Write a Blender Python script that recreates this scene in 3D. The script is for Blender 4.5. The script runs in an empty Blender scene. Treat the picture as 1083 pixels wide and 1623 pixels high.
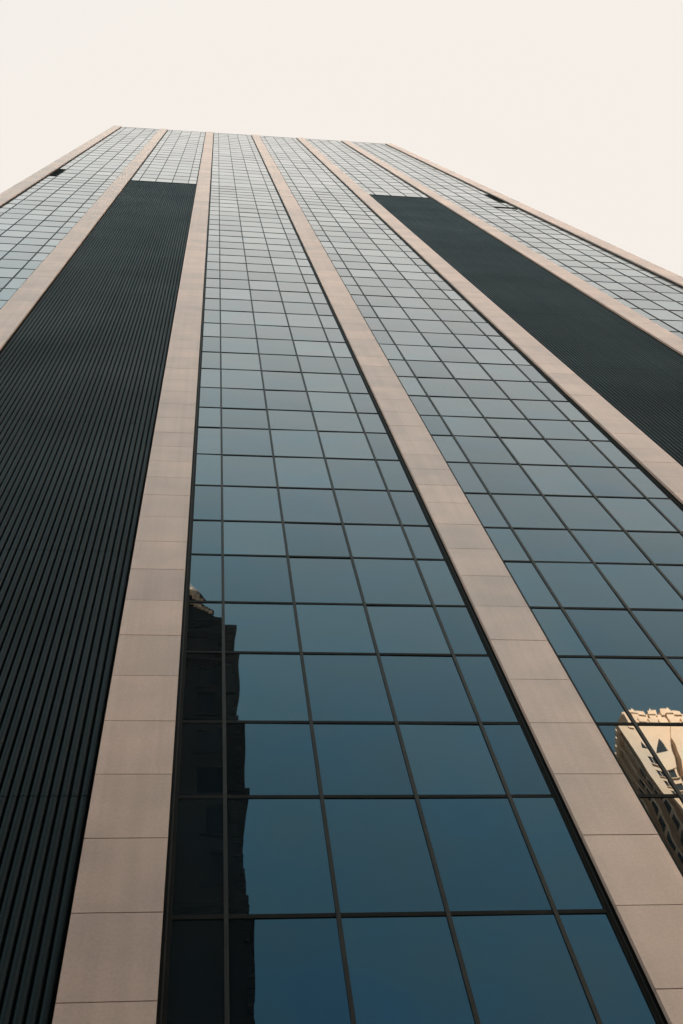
import bpy, bmesh, math, random
from mathutils import Matrix, Vector
random.seed(7)
S = bpy.context.scene
C = S.collection
CAM_H = 1.6                                   # eye height above the road

# ------------------------------------------------------------------ camera
cam = bpy.data.cameras.new('camera')
cam.sensor_fit = 'VERTICAL'; cam.sensor_width = 24.0; cam.sensor_height = 36.0
cam.lens = 40.33
cam.clip_start = 0.1; cam.clip_end = 3000
co = bpy.data.objects.new('camera', cam); C.objects.link(co)
ROT = Matrix(((0.9927572305, -0.0262735691, -0.1172296072),
              (-0.0668323355, -0.9316462741, -0.3571675501),
              (-0.0998324605, 0.3624153963, -0.9266544989)))
M4 = ROT.to_4x4(); M4.translation = (0, 0, CAM_H)
co.matrix_world = M4
S.camera = co

# ------------------------------------------------------------------ sky, sun, exposure
SUN_EL, SUN_AZ = math.radians(58), math.radians(20)      # azimuth from +Y towards +X: behind the tower
world = bpy.data.worlds.new('World'); S.world = world; world.use_nodes = True
nt = world.node_tree; nt.nodes.clear()
sky = nt.nodes.new('ShaderNodeTexSky'); sky.sky_type = 'NISHITA'; sky.sun_disc = False
sky.sun_elevation = SUN_EL; sky.sun_rotation = SUN_AZ
sky.altitude = 0; sky.air_density = 1.0; sky.dust_density = 4.0; sky.ozone_density = 1.0
bg = nt.nodes.new('ShaderNodeBackground'); bg.inputs['Strength'].default_value = 0.1
wo = nt.nodes.new('ShaderNodeOutputWorld')
# bright summer haze: the blue sky whitens smoothly to cream towards the sun, where it is brightest
EXPO = 3.7
SC = 1/(0.1*2**EXPO)
BLUE, CAST, HAZE = (0.72, 0.90, 0.98), (0.26, 0.73, 0.68), (0.92, 0.865, 0.805)
sepc = nt.nodes.new('ShaderNodeSeparateColor'); comb = nt.nodes.new('ShaderNodeCombineColor')
nt.links.new(sky.outputs[0], sepc.inputs[0])
def wm(op, a, b_):
    n = nt.nodes.new('ShaderNodeMath'); n.operation = op
    for k, v in ((0, a), (1, b_)):
        if isinstance(v, float): n.inputs[k].default_value = v
        else: nt.links.new(v, n.inputs[k])
    return n.outputs[0]
rn = wm('POWER', wm('DIVIDE', sepc.outputs[0], 1.55), 5.0)
veil = wm('DIVIDE', rn, wm('ADD', rn, 1.0))           # share of white haze
clear = wm('SUBTRACT', 1.0, veil)
for ch in range(3):
    c_ = wm('MULTIPLY', sepc.outputs[ch], CAST[ch])
    q_ = wm('POWER', wm('ADD', wm('POWER', wm('DIVIDE', c_, BLUE[ch]*SC), 3.0), 1.0), -1/3)
    v_ = wm('ADD', wm('MULTIPLY', wm('MULTIPLY', c_, q_), clear), wm('MULTIPLY', veil, HAZE[ch]*SC))
    nt.links.new(v_, comb.inputs[ch])
nt.links.new(comb.outputs[0], bg.inputs[0]); nt.links.new(bg.outputs[0], wo.inputs[0])

sl = bpy.data.lights.new('sun', 'SUN'); sl.energy = 5.0; sl.angle = math.radians(0.5); sl.color = (1.0, 0.85, 0.66)
so = bpy.data.objects.new('sun', sl); C.objects.link(so)
sd = Vector((math.cos(SUN_EL)*math.sin(SUN_AZ), math.cos(SUN_EL)*math.cos(SUN_AZ), math.sin(SUN_EL)))
so.rotation_euler = (-sd).to_track_quat('-Z', 'Y').to_euler(); so.location = sd*300
S.view_settings.view_transform = 'Standard'; S.view_settings.look = 'None'
S.view_settings.gamma = 1.0; S.view_settings.use_curve_mapping = False
S.view_settings.exposure = EXPO

# ------------------------------------------------------------------ materials
def mat(name, base, rough=0.5, spec=0.5, metallic=0.0, tint=None, ior=1.5):
    m = bpy.data.materials.new(name); m.use_nodes = True
    b = m.node_tree.nodes['Principled BSDF']
    b.inputs['Base Color'].default_value = (*base, 1); b.inputs['Roughness'].default_value = rough
    b.inputs['Specular IOR Level'].default_value = spec; b.inputs['Metallic'].default_value = metallic
    b.inputs['IOR'].default_value = ior
    if tint: b.inputs['Specular Tint'].default_value = (*tint, 1)
    return m, m.node_tree, b
def noise(t, scale, detail=3, vec=None, rough=0.5):
    n = t.nodes.new('ShaderNodeTexNoise'); n.inputs['Scale'].default_value = scale
    n.inputs['Detail'].default_value = detail; n.inputs['Roughness'].default_value = rough
    if vec is not None: t.links.new(vec, n.inputs['Vector'])
    return n
def ramp(t, src, stops):
    r = t.nodes.new('ShaderNodeValToRGB'); t.links.new(src, r.inputs[0])
    while len(r.color_ramp.elements) < len(stops): r.color_ramp.elements.new(0.5)
    for e, (p, c) in zip(r.color_ramp.elements, stops):
        e.position = p; e.color = (*c, 1)
    return r
def mixc(t, mode, fac, a, b):
    m = t.nodes.new('ShaderNodeMix'); m.data_type = 'RGBA'; m.blend_type = mode
    if isinstance(fac, (int, float)): m.inputs[0].default_value = fac
    else: t.links.new(fac, m.inputs[0])
    for s, v in ((6, a), (7, b)):
        if isinstance(v, tuple): m.inputs[s].default_value = (*v, 1)
        else: t.links.new(v, m.inputs[s])
    return m.outputs[2]
def maprange(t, src, lo, hi):
    m = t.nodes.new('ShaderNodeMapRange'); t.links.new(src, m.inputs[0])
    m.inputs[3].default_value = lo; m.inputs[4].default_value = hi
    return m.outputs[0]
def bump(t, b, src, strength, dist):
    n = t.nodes.new('ShaderNodeBump'); n.inputs['Strength'].default_value = strength
    n.inputs['Distance'].default_value = dist; t.links.new(src, n.inputs['Height'])
    t.links.new(n.outputs[0], b.inputs['Normal']); t.links.new(n.outputs[0], b.inputs['Coat Normal'])
def pos(t):
    return t.nodes.new('ShaderNodeNewGeometry').outputs['Position']
def island(t):                                # one random number per piece, whether it is an object or part of a mesh
    a = t.nodes.new('ShaderNodeMath'); a.operation = 'ADD'; f = t.nodes.new('ShaderNodeMath'); f.operation = 'FRACT'
    t.links.new(t.nodes.new('ShaderNodeNewGeometry').outputs['Random Per Island'], a.inputs[0])
    t.links.new(t.nodes.new('ShaderNodeObjectInfo').outputs['Random'], a.inputs[1])
    t.links.new(a.outputs[0], f.inputs[0]); return f.outputs[0]

# pink granite, honed: speckle, slab to slab tone, faint rain streaks
GRANITE, t, b = mat('pink_granite', (0.42, 0.34, 0.29), 0.36, 0.9)
p_ = pos(t)
sp = ramp(t, noise(t, 26, 2, p_, 0.7).outputs[0], [(0.3, (0.585, 0.445, 0.405)), (0.5, (0.635, 0.485, 0.445)), (0.72, (0.67, 0.525, 0.485))])
blot = ramp(t, noise(t, 1.3, 4, p_).outputs[0], [(0.3, (0.86, 0.87, 0.88)), (0.7, (1.05, 1.04, 1.03))])
c1 = mixc(t, 'MULTIPLY', 1.0, sp.outputs[0], blot.outputs[0])
tone = ramp(t, island(t), [(0.0, (0.87, 0.865, 0.87)), (1.0, (1.07, 1.06, 1.04))])
mp = t.nodes.new('ShaderNodeMapping'); t.links.new(p_, mp.inputs[0]); mp.inputs['Scale'].default_value = (9, 9, 0.12)
stk = ramp(t, noise(t, 1.0, 3, mp.outputs[0]).outputs[0], [(0.35, (0.90, 0.90, 0.89)), (0.6, (1, 1, 1))])
c2 = mixc(t, 'MULTIPLY', 1.0, c1, tone.outputs[0]); c2 = mixc(t, 'MULTIPLY', 0.7, c2, stk.outputs[0])
t.links.new(c2, b.inputs['Base Color'])

JOINT, t, b = mat('dark_joint_backing', (0.055, 0.048, 0.045), 0.8, 0.3)
t.links.new(ramp(t, noise(t, 8, 3, pos(t)).outputs[0], [(0.3, (0.045, 0.04, 0.038)), (0.7, (0.065, 0.056, 0.052))]).outputs[0], b.inputs['Base Color'])

# tinted reflective glass, opaque from outside by day
GLASS, t, b = mat('tinted_glass', (0.006, 0.010, 0.013), 0.008, 0.6, 0, (0.15, 0.5, 0.95), 1.6)
b.inputs['Coat Weight'].default_value = 1.0; b.inputs['Coat IOR'].default_value = 1.25; b.inputs['Coat Roughness'].default_value = 0.006
p_ = pos(t)
t.links.new(ramp(t, island(t), [(0.0, (0.004, 0.007, 0.009)), (1.0, (0.009, 0.014, 0.018))]).outputs[0], b.inputs['Base Color'])
t.links.new(maprange(t, noise(t, 0.8, 3, p_).outputs[0], 0.003, 0.014), b.inputs['Roughness'])
b.inputs['Coat Tint'].default_value = (0.84, 0.97, 1.0, 1)
def mth(op, a_, b_):
    n = t.nodes.new('ShaderNodeMath'); n.operation = op
    for k, v in ((0, a_), (1, b_)):
        if isinstance(v, (int, float)): n.inputs[k].default_value = v
        else: t.links.new(v, n.inputs[k])
    return n.outputs[0]
gx = t.nodes.new('ShaderNodeSeparateXYZ'); t.links.new(t.nodes.new('ShaderNodeTexCoord').outputs['Generated'], gx.inputs[0])
cxz = [mth('POWER', mth('SUBTRACT', gx.outputs[i], 0.5), 2.0) for i in (0, 2)]
bow = mth('MULTIPLY', mth('ADD', cxz[0], cxz[1]), maprange(t, island(t), -0.004, 0.007))   # each sheet bows a little
wav = mth('MULTIPLY', noise(t, 0.75, 1, p_).outputs[0], 0.005)
bump(t, b, mth('ADD', bow, wav), 1.0, 1.0)
t.links.new(maprange(t, island(t), 0.5, 1.0), b.inputs['Coat Weight'])

MULL, t, b = mat('bronze_mullion', (0.015, 0.015, 0.013), 0.5, 0.25)
t.links.new(ramp(t, noise(t, 3, 3, pos(t)).outputs[0], [(0.3, (0.011, 0.011, 0.010)), (0.7, (0.020, 0.019, 0.017))]).outputs[0], b.inputs['Base Color'])
TRAN, t, b = mat('black_transom', (0.005, 0.005, 0.005), 0.65, 0.15)
t.links.new(ramp(t, noise(t, 3, 3, pos(t)).outputs[0], [(0.3, (0.003, 0.004, 0.004)), (0.7, (0.007, 0.007, 0.006))]).outputs[0], b.inputs['Base Color'])
BLACK, t, b = mat('black_recess', (0.008, 0.008, 0.008), 0.7, 0.2)
t.links.new(ramp(t, noise(t, 2, 2, pos(t)).outputs[0], [(0.3, (0.006, 0.006, 0.006)), (0.7, (0.011, 0.011, 0.011))]).outputs[0], b.inputs['Base Color'])

FIN, t, b = mat('dark_green_louvre_paint', (0.016, 0.024, 0.026), 0.5, 0.22, 0, (0.6, 0.88, 1.0))
tone = ramp(t, island(t), [(0.0, (0.003, 0.005, 0.007)), (1.0, (0.007, 0.011, 0.013))])
mp = t.nodes.new('ShaderNodeMapping'); t.links.new(pos(t), mp.inputs[0]); mp.inputs['Scale'].default_value = (0.3, 0.3, 0.28)
band = ramp(t, noise(t, 1.0, 3, mp.outputs[0]).outputs[0], [(0.35, (0.75, 0.75, 0.75)), (0.65, (1.2, 1.2, 1.2))])
t.links.new(mixc(t, 'MULTIPLY', 1.0, tone.outputs[0], band.outputs[0]), b.inputs['Base Color'])
t.links.new(maprange(t, noise(t, 0.9, 3, mp.outputs[0]).outputs[0], 0.48, 0.68), b.inputs['Roughness'])

def stone(name, a, c, sc=1.5, rough=0.8):
    m, t, b = mat(name, a, rough, 0.3); p_ = pos(t)
    n1 = ramp(t, noise(t, sc, 5, p_, 0.6).outputs[0], [(0.3, a), (0.7, c)])
    tn = ramp(t, island(t), [(0.0, (0.9, 0.9, 0.9)), (1.0, (1.06, 1.06, 1.06))])
    t.links.new(mixc(t, 'MULTIPLY', 1.0, n1.outputs[0], tn.outputs[0]), b.inputs['Base Color'])
    bump(t, b, noise(t, sc*8, 3, p_).outputs[0], 0.3, 0.02)
    return m
DARKSTONE = stone('dark_masonry', (0.020, 0.020, 0.021), (0.036, 0.034, 0.034), 0.8)  # near-black masonry, mottled at random
PALE = stone('pale_sunlit_stone', (0.46, 0.36, 0.27), (0.58, 0.47, 0.36), 0.8)  # crockets only: pale tone stands in for sun on the stone
TAN = stone('tan_limestone', (0.58, 0.40, 0.265), (0.68, 0.475, 0.32), 0.35)
SLATE = stone('black_slate', (0.012, 0.012, 0.013), (0.025, 0.024, 0.024), 1.2)
DARKWIN, t, b = mat('dark_window_glass', (0.012, 0.014, 0.016), 0.12, 0.5)
t.links.new(ramp(t, island(t), [(0.0, (0.008, 0.010, 0.012)), (1.0, (0.03, 0.033, 0.036))]).outputs[0], b.inputs['Base Color'])
ASPHALT = stone('asphalt', (0.04, 0.04, 0.04), (0.06, 0.06, 0.058), 3.0, 0.9)
CONC = stone('concrete_paving', (0.26, 0.25, 0.235), (0.34, 0.33, 0.31), 2.0, 0.9)
DIRT = stone('city_ground', (0.11, 0.105, 0.10), (0.16, 0.155, 0.145), 0.2, 0.9)
PAINT = stone('road_paint', (0.62, 0.60, 0.55), (0.78, 0.76, 0.72), 6.0, 0.7)

# ------------------------------------------------------------------ mesh helpers
def link(name, me, m=None, parent=None):
    o = bpy.data.objects.new(name, me); C.objects.link(o)
    if m is not None and me is not None and not me.materials: me.materials.append(m)
    if parent is not None: o.parent = parent
    return o
class MB:
    def __init__(s): s.v = []; s.f = []
    def box(s, x0, x1, y0, y1, z0, z1):
        n = len(s.v)
        s.v += [(x0,y0,z0),(x1,y0,z0),(x1,y1,z0),(x0,y1,z0),(x0,y0,z1),(x1,y0,z1),(x1,y1,z1),(x0,y1,z1)]
        s.f += [tuple(n+i for i in q) for q in ((0,3,2,1),(4,5,6,7),(0,1,5,4),(1,2,6,5),(2,3,7,6),(3,0,4,7))]
        return s
    def prism(s, prof, axis, a0, a1):
        """closed profile of 2-D points swept along an axis"""
        n = len(s.v); k = len(prof)
        for a in (a0, a1):
            for u, w in prof:
                s.v.append({'x': (a,u,w), 'y': (u,a,w), 'z': (u,w,a)}[axis])
        s.f += [tuple(n+i for i in range(k)), tuple(n+k+i for i in reversed(range(k)))]
        for i in range(k):
            j = (i+1) % k; s.f.append((n+j, n+i, n+k+i, n+k+j))
        return s
    def mesh(s, name):
        me = bpy.data.meshes.new(name); me.from_pydata(s.v, [], s.f)
        bm = bmesh.new(); bm.from_mesh(me); bmesh.ops.recalc_face_normals(bm, faces=bm.faces); bm.to_mesh(me); bm.free()
        return me
    def build(s, name, m, parent=None): return link(name, s.mesh(name), m, parent)
def empty(name, loc=(0,0,0)):
    o = bpy.data.objects.new(name, None); C.objects.link(o); o.location = loc; o.empty_display_size = 0.5
    return o
def tag(o, label=None, cat=None, group=None, kind=None):
    if label: o['label'] = label
    if cat: o['category'] = cat
    if group: o['group'] = group
    if kind: o['kind'] = kind
    return o

# ------------------------------------------------------------------ ground
YF = 7.5                                      # front plane of the granite
KERB_T = 3.9                                  # tower-side kerb; the opposite one is at -16.6
MB().box(-900, 900, -900, 900, -1.0, -0.004).build('ground', DIRT)['kind'] = 'structure'
MB().box(-300, 300, -16.6, KERB_T, -0.003, 0.0).build('road', ASPHALT)['kind'] = 'structure'
pv = MB().box(-300, 300, KERB_T+0.15, 60, -0.003, 0.13).build('pavement', CONC); pv['kind'] = 'structure'
pv = MB().box(-300, 300, -60, -16.75, -0.003, 0.13).build('pavement', CONC); pv['kind'] = 'structure'
for y in (KERB_T, -16.75):
    k = MB().box(-300, 300, y, y+0.15, -0.002, 0.134).build('kerb', CONC); k['kind'] = 'structure'
mk = MB()
for i in range(-20, 21): mk.box(i*9-1.5, i*9+1.5, -6.45, -6.30, 0.0, 0.004)
mk.build('road_marking', PAINT)['kind'] = 'structure'

# ------------------------------------------------------------------ the tower
U0, P, W = -11.3011, 5.28557, 0.8493          # first pier centre, pier pitch, pier width
REC = 0.10                                    # glass stands this far behind the granite
TOP = 141.7 + CAM_H
DEPTH = 34.0
XL, XR = U0 - W/2, U0 + 6*P + W/2
tower = tag(empty('office_tower', ((XL+XR)/2, YF, 0)), 'tall office tower with pink granite piers, grid of blue glass and two dark louvre strips', 'office tower')
TX, TY = (XL+XR)/2, YF
def child(o, parent):                         # geometry is given in world coordinates; parents stand at their own places
    o.parent = parent
    w = Vector((0,0,0)); q = parent
    while q is not None: w += Vector(q.location); q = q.parent
    o.location = Vector(o.location) - w
    return o

# horizontal lines of the curtain wall, heights above the camera as read off the facade
H = [-0.6, 1.15, 3.05, 5.0, 6.95, 8.868, 10.802, 12.373, 14.187, 15.783, 17.584, 19.123, 20.947, 22.848, 24.769, 26.362, 28.154,
     30.086, 32.004, 33.954, 35.892, 37.924, 39.95, 42.0]
while len(H) < 39: H.append(H[-1] + (71.35-42.0)/15)
H += [71.35+1.62*i for i in range(1, 5)] + [79.4]
BAND = len(H)-1                               # louvre strips end here
n_up = 23
H += [79.4 + (141.45-79.4)*i/n_up for i in range(1, n_up+1)]
Z = [h + CAM_H for h in H]

def px(x, y, z):
    v = ROT.transposed() @ (Vector((x, y, z)) - Vector((0, 0, CAM_H)))
    if v.z > -0.1: return None
    f = 1818.385/1083*683
    return 341.5 + f*v.x/-v.z, 512 - f*v.y/-v.z
def seen_area(x0, x1, y, z0, z1):
    q = [px(*c) for c in ((x0,y,z0),(x1,y,z0),(x1,y,z1),(x0,y,z1))]
    if any(c is None for c in q): return 0.0
    # clip against the frame
    for ax, lim, sg in ((0,0,1),(0,683,-1),(1,0,1),(1,1024,-1)):
        out = []
        for i in range(len(q)):
            a, c = q[i-1], q[i]
            da, dc = sg*(a[ax]-lim), sg*(c[ax]-lim)
            if (da >= 0) != (dc >= 0):
                k = da/(da-dc); out.append((a[0]+k*(c[0]-a[0]), a[1]+k*(c[1]-a[1])))
            if dc >= 0: out.append(c)
        q = out
        if len(q) < 3: return 0.0
    return abs(sum(q[i-1][0]*q[i][1]-q[i][0]*q[i-1][1] for i in range(len(q))))/2

# core, side and rear walls, roof
core = MB().box(XL+0.06, XR-0.06, YF+0.32, YF+DEPTH, 0, TOP-0.9).build('core_wall', BLACK); child(core, tower)
roof = MB().box(XL+0.5, XR-0.5, YF+0.5, YF+DEPTH-0.5, TOP-0.899, TOP-0.6).build('roof', CONC); child(roof, tower)
sidew = MB()
for x0, x1 in ((XL-0.02, XL+0.055), (XR-0.055, XR+0.02)):
    for i in range(5):
        y0 = YF+0.9+i*6.62; sidew.box(x0, x1, y0, y0+1.2, 0, TOP)
child(sidew.build('side_pier', GRANITE), tower)

UNIT = MB().box(-0.5,0.5,-0.5,0.5,-0.5,0.5).mesh('piece')
unit_for = {}
def piece(name, m, parent, x0, x1, y0, y1, z0, z1, rot=None):
    if m.name not in unit_for:
        me = UNIT.copy(); me.name = name; me.materials.append(m); unit_for[m.name] = me
    o = bpy.data.objects.new(name, unit_for[m.name]); C.objects.link(o)
    o.location = ((x0+x1)/2, (y0+y1)/2, (z0+z1)/2); o.scale = (x1-x0, y1-y0, z1-z0)
    if rot: o.rotation_euler = rot
    return child(o, parent)

# piers: a dark backing with granite slabs hung on it, joints left open
SJ = [-1.57, -0.45, 0.67, 1.79, 2.93, 4.18, 5.35, 6.55, 7.73, 8.838, 9.957, 11.104, 12.235, 13.345, 14.487, 15.607, 16.738, 17.868, 19.0, 20.1,
      21.08, 22.04, 23.0, 23.97, 25.09, 26.22]
while SJ[-1] < 140: SJ.append(SJ[-1]+1.128)
SJ[-1] = TOP - CAM_H
slabs = []
piers = []
for i in range(7):
    cx = U0+i*P
    pr = MB().box(cx-W/2+0.03, cx+W/2-0.03, YF+0.035, YF+0.32, 0.13, TOP-0.05).build('pier', JOINT)
    piers.append(child(pr, tower))
    for j in range(len(SJ)-1):
        slabs.append((seen_area(cx-W/2, cx+W/2, YF, SJ[j]+CAM_H, SJ[j+1]+CAM_H), i, j))
slabs.sort(reverse=True)
single = {(i, j) for a, i, j in slabs[:160] if a > 60}
for i in range(7):
    cx = U0+i*P; rest = MB()
    for j in range(len(SJ)-1):
        z0, z1 = SJ[j]+CAM_H+0.007, SJ[j+1]+CAM_H-0.007
        dy = random.uniform(-1, 1)*(0.002 if j < 30 else 0.0003)
        args = (cx-W/2, cx+W/2, YF+dy, YF+0.036, z0, z1)
        if (i, j) in single: piece('granite_slab', GRANITE, piers[i], *args)
        else: rest.box(*args)
    o = rest.build('granite_facing', GRANITE); o['kind'] = 'stuff'; child(o, piers[i])
    # return panels on both flanks
    fl = MB()
    for s in (-1, 1):
        xa = cx+s*(W/2); xb = cx+s*(W/2-0.03)
        for j in range(len(SJ)-1):
            fl.box(min(xa,xb), max(xa,xb), YF+0.037, YF+0.062, SJ[j]+CAM_H+0.007, SJ[j+1]+CAM_H-0.007)
    o = fl.build('granite_return', GRANITE); o['kind'] = 'stuff'; child(o, piers[i])

# curtain walls
BW = P - W
NA = 0.1347*BW
WW = (BW-2*NA)/3
cols = [0, NA, NA+WW, NA+2*WW, NA+3*WW, BW]
JAMB = 0.085
ML = 0.043                                     # mullion face
YG = YF + REC
walls = []
cand = []
VENT = {(0, 0, 43), (5, 4, 43)}
for bay in range(6):
    x0 = U0+bay*P+W/2
    louvre = bay in (1, 4)
    k0 = BAND if louvre else 0
    wl = MB().box(x0-0.028, x0+BW+0.028, YG+0.03, YG+0.20, Z[k0], Z[-1]).build('curtain_wall', BLACK)
    child(wl, tower); walls.append(wl)
    for k in range(k0, len(Z)-1):
        for c in range(5):
            xa = x0+cols[c]+(JAMB if c == 0 else ML/2)*0.9; xb = x0+cols[c+1]-(JAMB if c == 4 else ML/2)*0.9
            za, zb = Z[k]+0.02, Z[k+1]-0.02
            cand.append((seen_area(xa, xb, YG, za, zb), bay, k, c, xa, xb, za, zb))
cand.sort(reverse=True)
rest = [MB() for _ in range(6)]
vents = [MB() for _ in range(6)]
n_single = 0
for a, bay, k, c, xa, xb, za, zb in cand:
    if (bay, c, k) in VENT or (bay, c, k-1) in VENT:
        continue
    tilt = (random.gauss(0, 0.0021), 0, random.gauss(0, 0.0021))
    if n_single < 300 and a > 30:
        n_single += 1
        piece('window_pane', GLASS, walls[bay], xa, xb, YG, YG+0.022, za, zb, tilt)
    else:
        m = rest[bay]; n = len(m.v); m.box(xa, xb, YG, YG+0.022, za, zb)
        xm, zm = (xa+xb)/2, (za+zb)/2
        for q in range(n, n+8):
            vx, vy, vz = m.v[q]; m.v[q] = (vx, vy + (vx-xm)*tilt[2] - (vz-zm)*tilt[0], vz)
for bay in range(6):
    o = rest[bay].build('window_glazing', GLASS); o['kind'] = 'stuff'; child(o, walls[bay])
# dark open vents at the plant floors
for bay, c, k in VENT:
    x0 = U0+bay*P+W/2
    xa, xb = x0+cols[c]+0.03, x0+cols[c+1]-0.03
    z0, z1 = Z[k], Z[k+2]
    v = MB()
    for q in range(12):
        zz = z0 + (z1-z0)*(q+0.5)/12; v.prism([(YG+0.028, zz-0.05), (YG+0.004, zz-0.11), (YG+0.004, zz-0.09), (YG+0.028, zz-0.03)], 'x', xa, xb)
    child(v.build('vent_louvre', BLACK), tower)
# an open sash beside the right-hand vent
x0 = U0+5*P+W/2
sash = MB()
xa, xb = x0+cols[3]-0.02, x0+cols[5]-0.25
sash.box(xa, xb, YG-0.045, YG+0.01, Z[41]-0.10, Z[41]+0.05).box(xb-0.10, xb, YG-0.04, YG+0.01, Z[41]-0.55, Z[41]-0.101)
child(sash.build('window_sash', BLACK), walls[5])

TR_H, TR_D = 0.056, 0.009
for bay in range(6):
    x0 = U0+bay*P+W/2; louvre = bay in (1, 4); k0 = BAND if louvre else 0
    for c in range(1, 5):
        piece('mullion', MULL, walls[bay], x0+cols[c]-ML/2, x0+cols[c]+ML/2, YG-0.016, YG+0.03, Z[k0], Z[-1])
    for s in (0, 1):
        xa = x0-0.02 if s == 0 else x0+BW-JAMB; xb = x0+JAMB if s == 0 else x0+BW+0.02
        piece('jamb', TRAN, walls[bay], xa, xb, YG-0.016, YG+0.032, Z[k0], Z[-1])
        xs = x0+JAMB*0.45 if s == 0 else x0+BW-JAMB*0.45
        piece('jamb_bead', MULL, walls[bay], xs-0.008, xs+0.008, YG-0.028, YG-0.014, Z[k0], Z[-1])
    far = MB()
    for k in range(k0+1, len(Z)-1):
        args = (x0+0.05, x0+BW-0.05, YG-TR_D, YG+0.028, Z[k]-TR_H/2, Z[k]+TR_H/2)
        if k < 38 and not louvre: piece('transom', TRAN, walls[bay], *args)
        else: far.box(*args)
    o = far.build('transom_grid', TRAN); o['kind'] = 'stuff'; child(o, walls[bay])

# louvre strips: upright rounded fins on a dark backing
NF = 40
for bay in (1, 4):
    x0 = U0+bay*P+W/2
    ls = MB().box(x0-0.028, x0+BW+0.028, YG+0.06, YG+0.18, 0.13, Z[BAND]-0.05).build('louvre_strip', BLACK); child(ls, tower)
    pitch = (BW-0.06)/NF
    r = pitch*0.41
    fin = MB()
    prof = [(-r, 0.05)] + [(r*math.cos(a), -0.040*math.sin(a)) for a in [math.pi*(1-i/8) for i in range(9)]] + [(r, 0.05)]
    zz = 0.13
    for z1 in Z[2:BAND:4] + [Z[BAND]-0.06]:          # lengths butted with open seams
        fin.prism(prof, 'z', zz, z1-0.006); zz = z1+0.006
    me = fin.mesh('louvre_fin'); me.materials.append(FIN)
    me.polygons.foreach_set('use_smooth', [True]*len(me.polygons))
    try: me.set_sharp_from_angle(angle=math.radians(50))
    except Exception: pass
    for i in range(NF):
        o = bpy.data.objects.new('louvre_fin', me); C.objects.link(o)
        o.location = (x0+0.03+(i+0.5)*pitch, YG+0.012+random.uniform(-0.003, 0.003), 0); child(o, ls)
    cap = MB().box(x0-0.01, x0+BW+0.01, YG-0.05, YG+0.10, Z[BAND]-0.055, Z[BAND]-0.002).build('head_trim', TRAN); child(cap, ls)

cop = MB()
for bay in range(6):
    x0 = U0+bay*P+W/2
    cop.box(x0+0.001, x0+BW-0.001, YG-0.012, YF+0.4, Z[-1]+0.002, TOP-0.06)
child(cop.build('parapet_coping', MULL), tower)

# ------------------------------------------------------------------ building across the street, seen only mirrored in the glass (dark)
old = tag(empty('old_building', (-9, -20, 0)), 'old dark masonry building with stepped top and cornices, mirrored in the central glass bay', 'building')
YB = -20.0
tiers = [(2.18, -20.0, 0, 58.6, 26), (2.05, -20.3, 58.9, 66.3, 24), (1.70, -20.6, 67.1, 70.6, 22), (1.05, -21.0, 71.2, 73.6, 20)]
for x1, y1, z0, z1, d in tiers:
    child(MB().box(-26+(2.45-x1), x1, y1-d, y1, z0, z1).build('wall', DARKSTONE), old)
def cornice(x1, y1, z0, z1, out, d):
    m = MB(); n = 3
    for i in range(n):
        e = out*(i+1)/n; h = (z1-z0)/n
        m.box(-26-e, x1+e, y1-d, y1+e, z0+i*h, z0+(i+1)*h-0.001)
    return child(m.build('cornice', DARKSTONE), old)
for a in ((2.45, -20.0, 58.6, 59.4, 0.22, 26), (2.05, -20.3, 66.3, 67.1, 0.45, 24), (1.70, -20.6, 70.6, 71.2, 0.50, 22),
          (2.45, -20.0, 51.2, 51.8, 0.16, 26), (2.3, -20.0, 42.6, 43.3, 0.2, 26), (1.05, -21.0, 73.0, 73.6, 0.2, 20)): cornice(*a)
for k, z in enumerate([44.3+i*3.6 for i in range(4)] + [60.6, 63.6]):
    for i in range(6):
        x = 0.6 - i*3.0 - (0.3 if k > 3 else 0); y = -20.0 if k < 4 else -20.3
        fr = MB()
        fr.box(x-0.72, x-0.58, y-0.05, y+0.10, z-0.1, z+2.2).box(x+0.58, x+0.72, y-0.05, y+0.10, z-0.1, z+2.2)
        fr.prism([(x-0.72, z+2.2), (x-0.4, z+2.62), (x, z+2.75), (x+0.4, z+2.62), (x+0.72, z+2.2)], 'y', y-0.05, y+0.10)
        fr.box(x-0.8, x+0.8, y-0.05, y+0.16, z-0.22, z-0.101)
        w = child(fr.build('window', DARKSTONE), old)
        child(MB().box(x-0.575, x+0.575, y-0.02, y+0.012, z-0.1, z+2.199).build('pane', DARKWIN), w)
for i in range(46):
    z = 30+i*0.62+random.uniform(-0.1, 0.1); e = random.choice((-0.14, -0.1, -0.02, 0.05))+0.1*math.sin(z*0.45)
    child(MB().box(1.9, 2.36+e, -20.9, -20.0+abs(e), z, z+random.uniform(0.25, 0.45)).build('corner_quoin', DARKSTONE), old)
for x, z, e, h in ((2.05, 61.2, 0.25, 0.5), (2.05, 62.9, 0.10, 0.3), (2.05, 64.6, 0.12, 0.5), (1.7, 68.2, 0.16, 0.4), (1.7, 69.4, 0.3, 0.3), (1.05, 72.1, 0.25, 0.4), (2.05, 60.0, 0.36, 0.7)):
    child(MB().box(x-0.6, x+e, -22.0, -20.4+e, z, z+h).build('corbel', DARKSTONE), old)
child(MB().box(0.9, 1.5, -22.4, -21.2, 71.21, 72.6).box(1.05, 1.35, -22.2, -21.35, 72.61, 73.1).build('finial', DARKSTONE), old)
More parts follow.
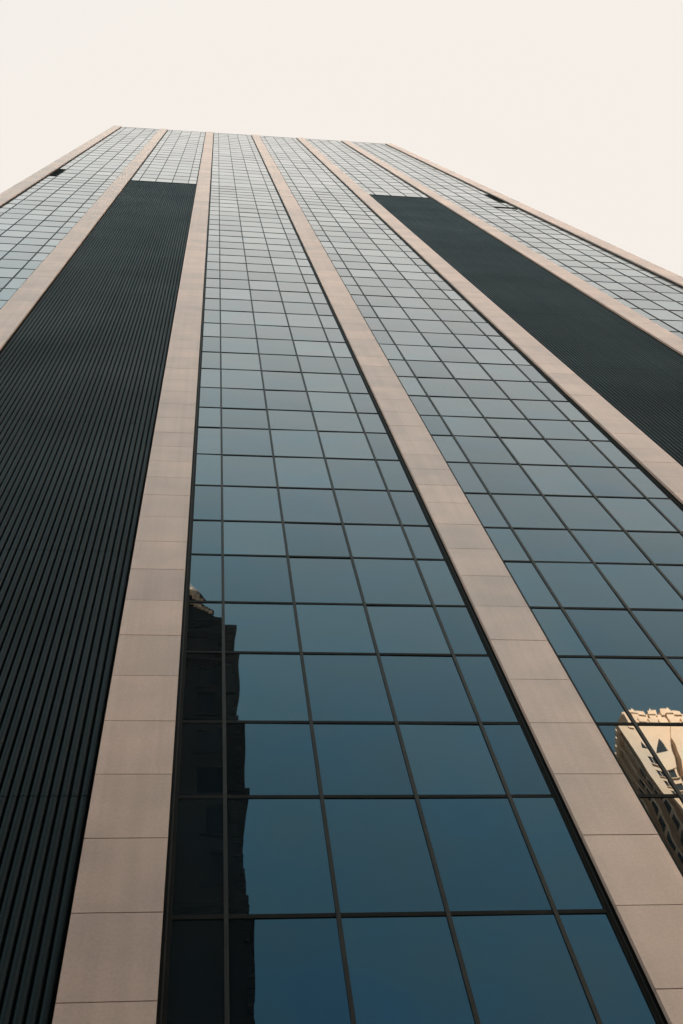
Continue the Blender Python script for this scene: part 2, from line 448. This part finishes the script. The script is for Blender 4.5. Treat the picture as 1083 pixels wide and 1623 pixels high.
# raking gable; crockets along its slope have sunlight put into their pale colour
gx, gz = -1.6, 79.6
child(MB().prism([(1.0, 73.65), (0.45, 75.7), (gx, gz), (gx-2.6, 75.7), (gx-3.0, 73.65)], 'y', -28, -21.2).build('gable', SLATE), old)
rk = MB().prism([(0.75, 75.75), (0.62, 75.35), (gx, gz-0.35), (gx-2.8, 75.35), (gx-2.93, 75.75), (gx, gz+0.35)], 'y', -21.5, -20.9)
child(rk.build('raking_coping', SLATE), old)
for i in range(7):
    f = (i+0.35)/7
    x, z = 0.55+(gx-0.55)*f, 75.15+(gz-0.75-75.15)*f
    m = MB()
    for (w2, h0, h1) in ((0.16, 0, 0.22), (0.11, 0.22, 0.42), (0.17, 0.42, 0.5)):
        m.box(x-w2, x+w2, -21.0-w2+0.1, -20.75, z-0.25+h0, z-0.25+h1)
    child(m.build('crocket', PALE), old)

# seen from the glass the building stands a little deeper into the block and is that much taller
K = 39.5/35.2
old.scale = (K, K, K); old.location = (-9*K, -24.3, -1.6*(K-1)); 

# ------------------------------------------------------------------ unseen low building across the street, added to shade the lower facade
low = tag(empty('added_low_building', (30, -20, 0)), 'unseen low brown masonry building with rows of windows, added across the street to shade the lower facade', 'building')
child(MB().box(4.2, 58, -44, -20, 0, 33.9).build('wall', DARKSTONE), low)
child(MB().box(4.0, 58.2, -20.45, -19.75, 33.0, 34.2).build('cornice', DARKSTONE), low)
for k in range(8):
    for i in range(13):
        x, z = 7.2+i*4.0, 1.3+k*3.95
        fr = MB().box(x-0.9, x-0.76, -20.02, -19.9, z, z+2.1).box(x+0.76, x+0.9, -20.02, -19.9, z, z+2.1).box(x-0.95, x+0.95, -20.02, -19.85, z-0.15, z-0.001).box(x-0.95, x+0.95, -20.02, -19.88, z+2.101, z+2.25)
        w = child(fr.build('window', CONC), low)
        child(MB().box(x-0.759, x+0.759, -20.02, -19.97, z, z+2.1).build('pane', DARKWIN), w)

# ------------------------------------------------------------------ sunlit tan tower further off, mirrored at the right
tan_b = tag(empty('tan_building', (73, -75, 0)), 'sunlit tan stone building with battlemented crown, mirrored in the lower right glass', 'building')
YT = -74.8
child(MB().box(64.9, 84, YT-26, YT-0.5, 0, 150.0).build('wall', TAN), tan_b)
child(MB().box(65.6, 82, YT-24, YT-0.62, 150.01, 153.0).build('upper_wall', TAN), tan_b)
child(MB().box(67.9, 78.6, YT-20, YT-0.95, 153.01, 155.6).build('crown_wall', TAN), tan_b)
def merlons(x0, x1, y0, y1, z, w, h, gap, d=0.6):
    n = int((x1-x0)/(w+gap))
    for i in range(n+1):
        x = x0+i*(x1-x0-w)/max(n, 1); hh = h*random.uniform(0.8, 1.15)
        child(MB().box(x, x+w, y1-d, y1+0.15, z-0.4, z+hh*0.7).box(x+0.1, x+w-0.1, y1-d+0.1, y1+0.02, z+hh*0.7+0.001, z+hh).build('merlon', TAN), tan_b)
    n = int((y1-y0)/(w+gap))
    for i in range(1, min(n, 8)):
        y = y1-i*(w+gap)
        child(MB().box(x0-0.15, x0+d, y-w, y, z-0.4, z+h*0.9).build('merlon', TAN), tan_b)
merlons(64.9, 84, YT-26, YT-0.5, 150.0, 1.1, 0.9, 0.5)
merlons(65.6, 82, YT-24, YT-0.62, 153.0, 1.2, 0.9, 0.45)
merlons(67.9, 78.6, YT-20, YT-0.95, 155.6, 1.25, 0.8, 0.6)
for x in (68.6, 71.4, 74.2, 77.0):
    child(MB().box(x, x+1.1, YT-0.95, YT-0.70, 152.6, 155.2).prism([(x-0.1, 155.21), (x+1.2, 155.21), (x+0.55, 156.3)], 'y', YT-0.949, YT-0.6).build('crown_buttress', TAN), tan_b)
# front piers with steep gablets, spandrels and windows between them
fx = [64.0, 71.2, 78.4]
for i, x in enumerate(fx):
    w = 2.1
    m = MB().box(x, x+w, YT-0.499, YT, 0, 145.2 if i else 148.6)
    m.prism([(x, 145.201), (x+w, 145.201), (x+w/2, 148.2)] if i else [(x, 148.601), (x+w, 148.601), (x+w, 149.8), (x, 149.8)], 'y', YT-0.499, YT)
    child(m.build('front_pier', TAN), tan_b)
for xc in (67.35, 69.95, 74.55, 77.15, 81.9):
    child(MB().prism([(xc-0.65, 143.9), (xc+0.65, 143.9), (xc, 145.9)], 'y', YT-0.499, YT-0.47).build('gablet_shade_patch', DARKWIN), tan_b)  # flat dark triangle, the shade of a gable recess put into its colour
    for k in range(13):
        z = 140.2-k*3.25
        fr = MB().box(xc-1.0, xc+1.0, YT-0.499, YT-0.30, z-0.95, z-0.801).box(xc-1.0, xc+1.0, YT-0.499, YT-0.36, z+0.951, z+1.1)
        fr.box(xc-0.95, xc-0.8, YT-0.499, YT-0.40, z-0.8, z+0.95).box(xc+0.8, xc+0.95, YT-0.499, YT-0.40, z-0.8, z+0.95).box(xc-0.06, xc+0.06, YT-0.474, YT-0.44, z-0.8, z+0.95)
        wn = child(fr.build('window', TAN), tan_b)
        child(MB().box(xc-0.799, xc+0.799, YT-0.51, YT-0.475, z-0.8, z+0.95).build('pane', DARKWIN), wn)
# shaded flank: projecting pilasters whose edges catch the sun
for j in range(9):
    y = YT-1.6-j*2.3
    child(MB().box(64.25, 64.899, y-0.35, y, 0, 148.5).build('pilaster', TAN), tan_b)
    for k in range(13):
        z = 140.0-k*3.25
        child(MB().box(64.86, 64.915, y-2.05, y-0.5, z-1.05, z+1.35).build('flank_window', DARKWIN), tan_b)
child(MB().box(64.0, 64.899, YT-20, YT-0.501, 148.6, 149.6).build('string_course', TAN), tan_b)
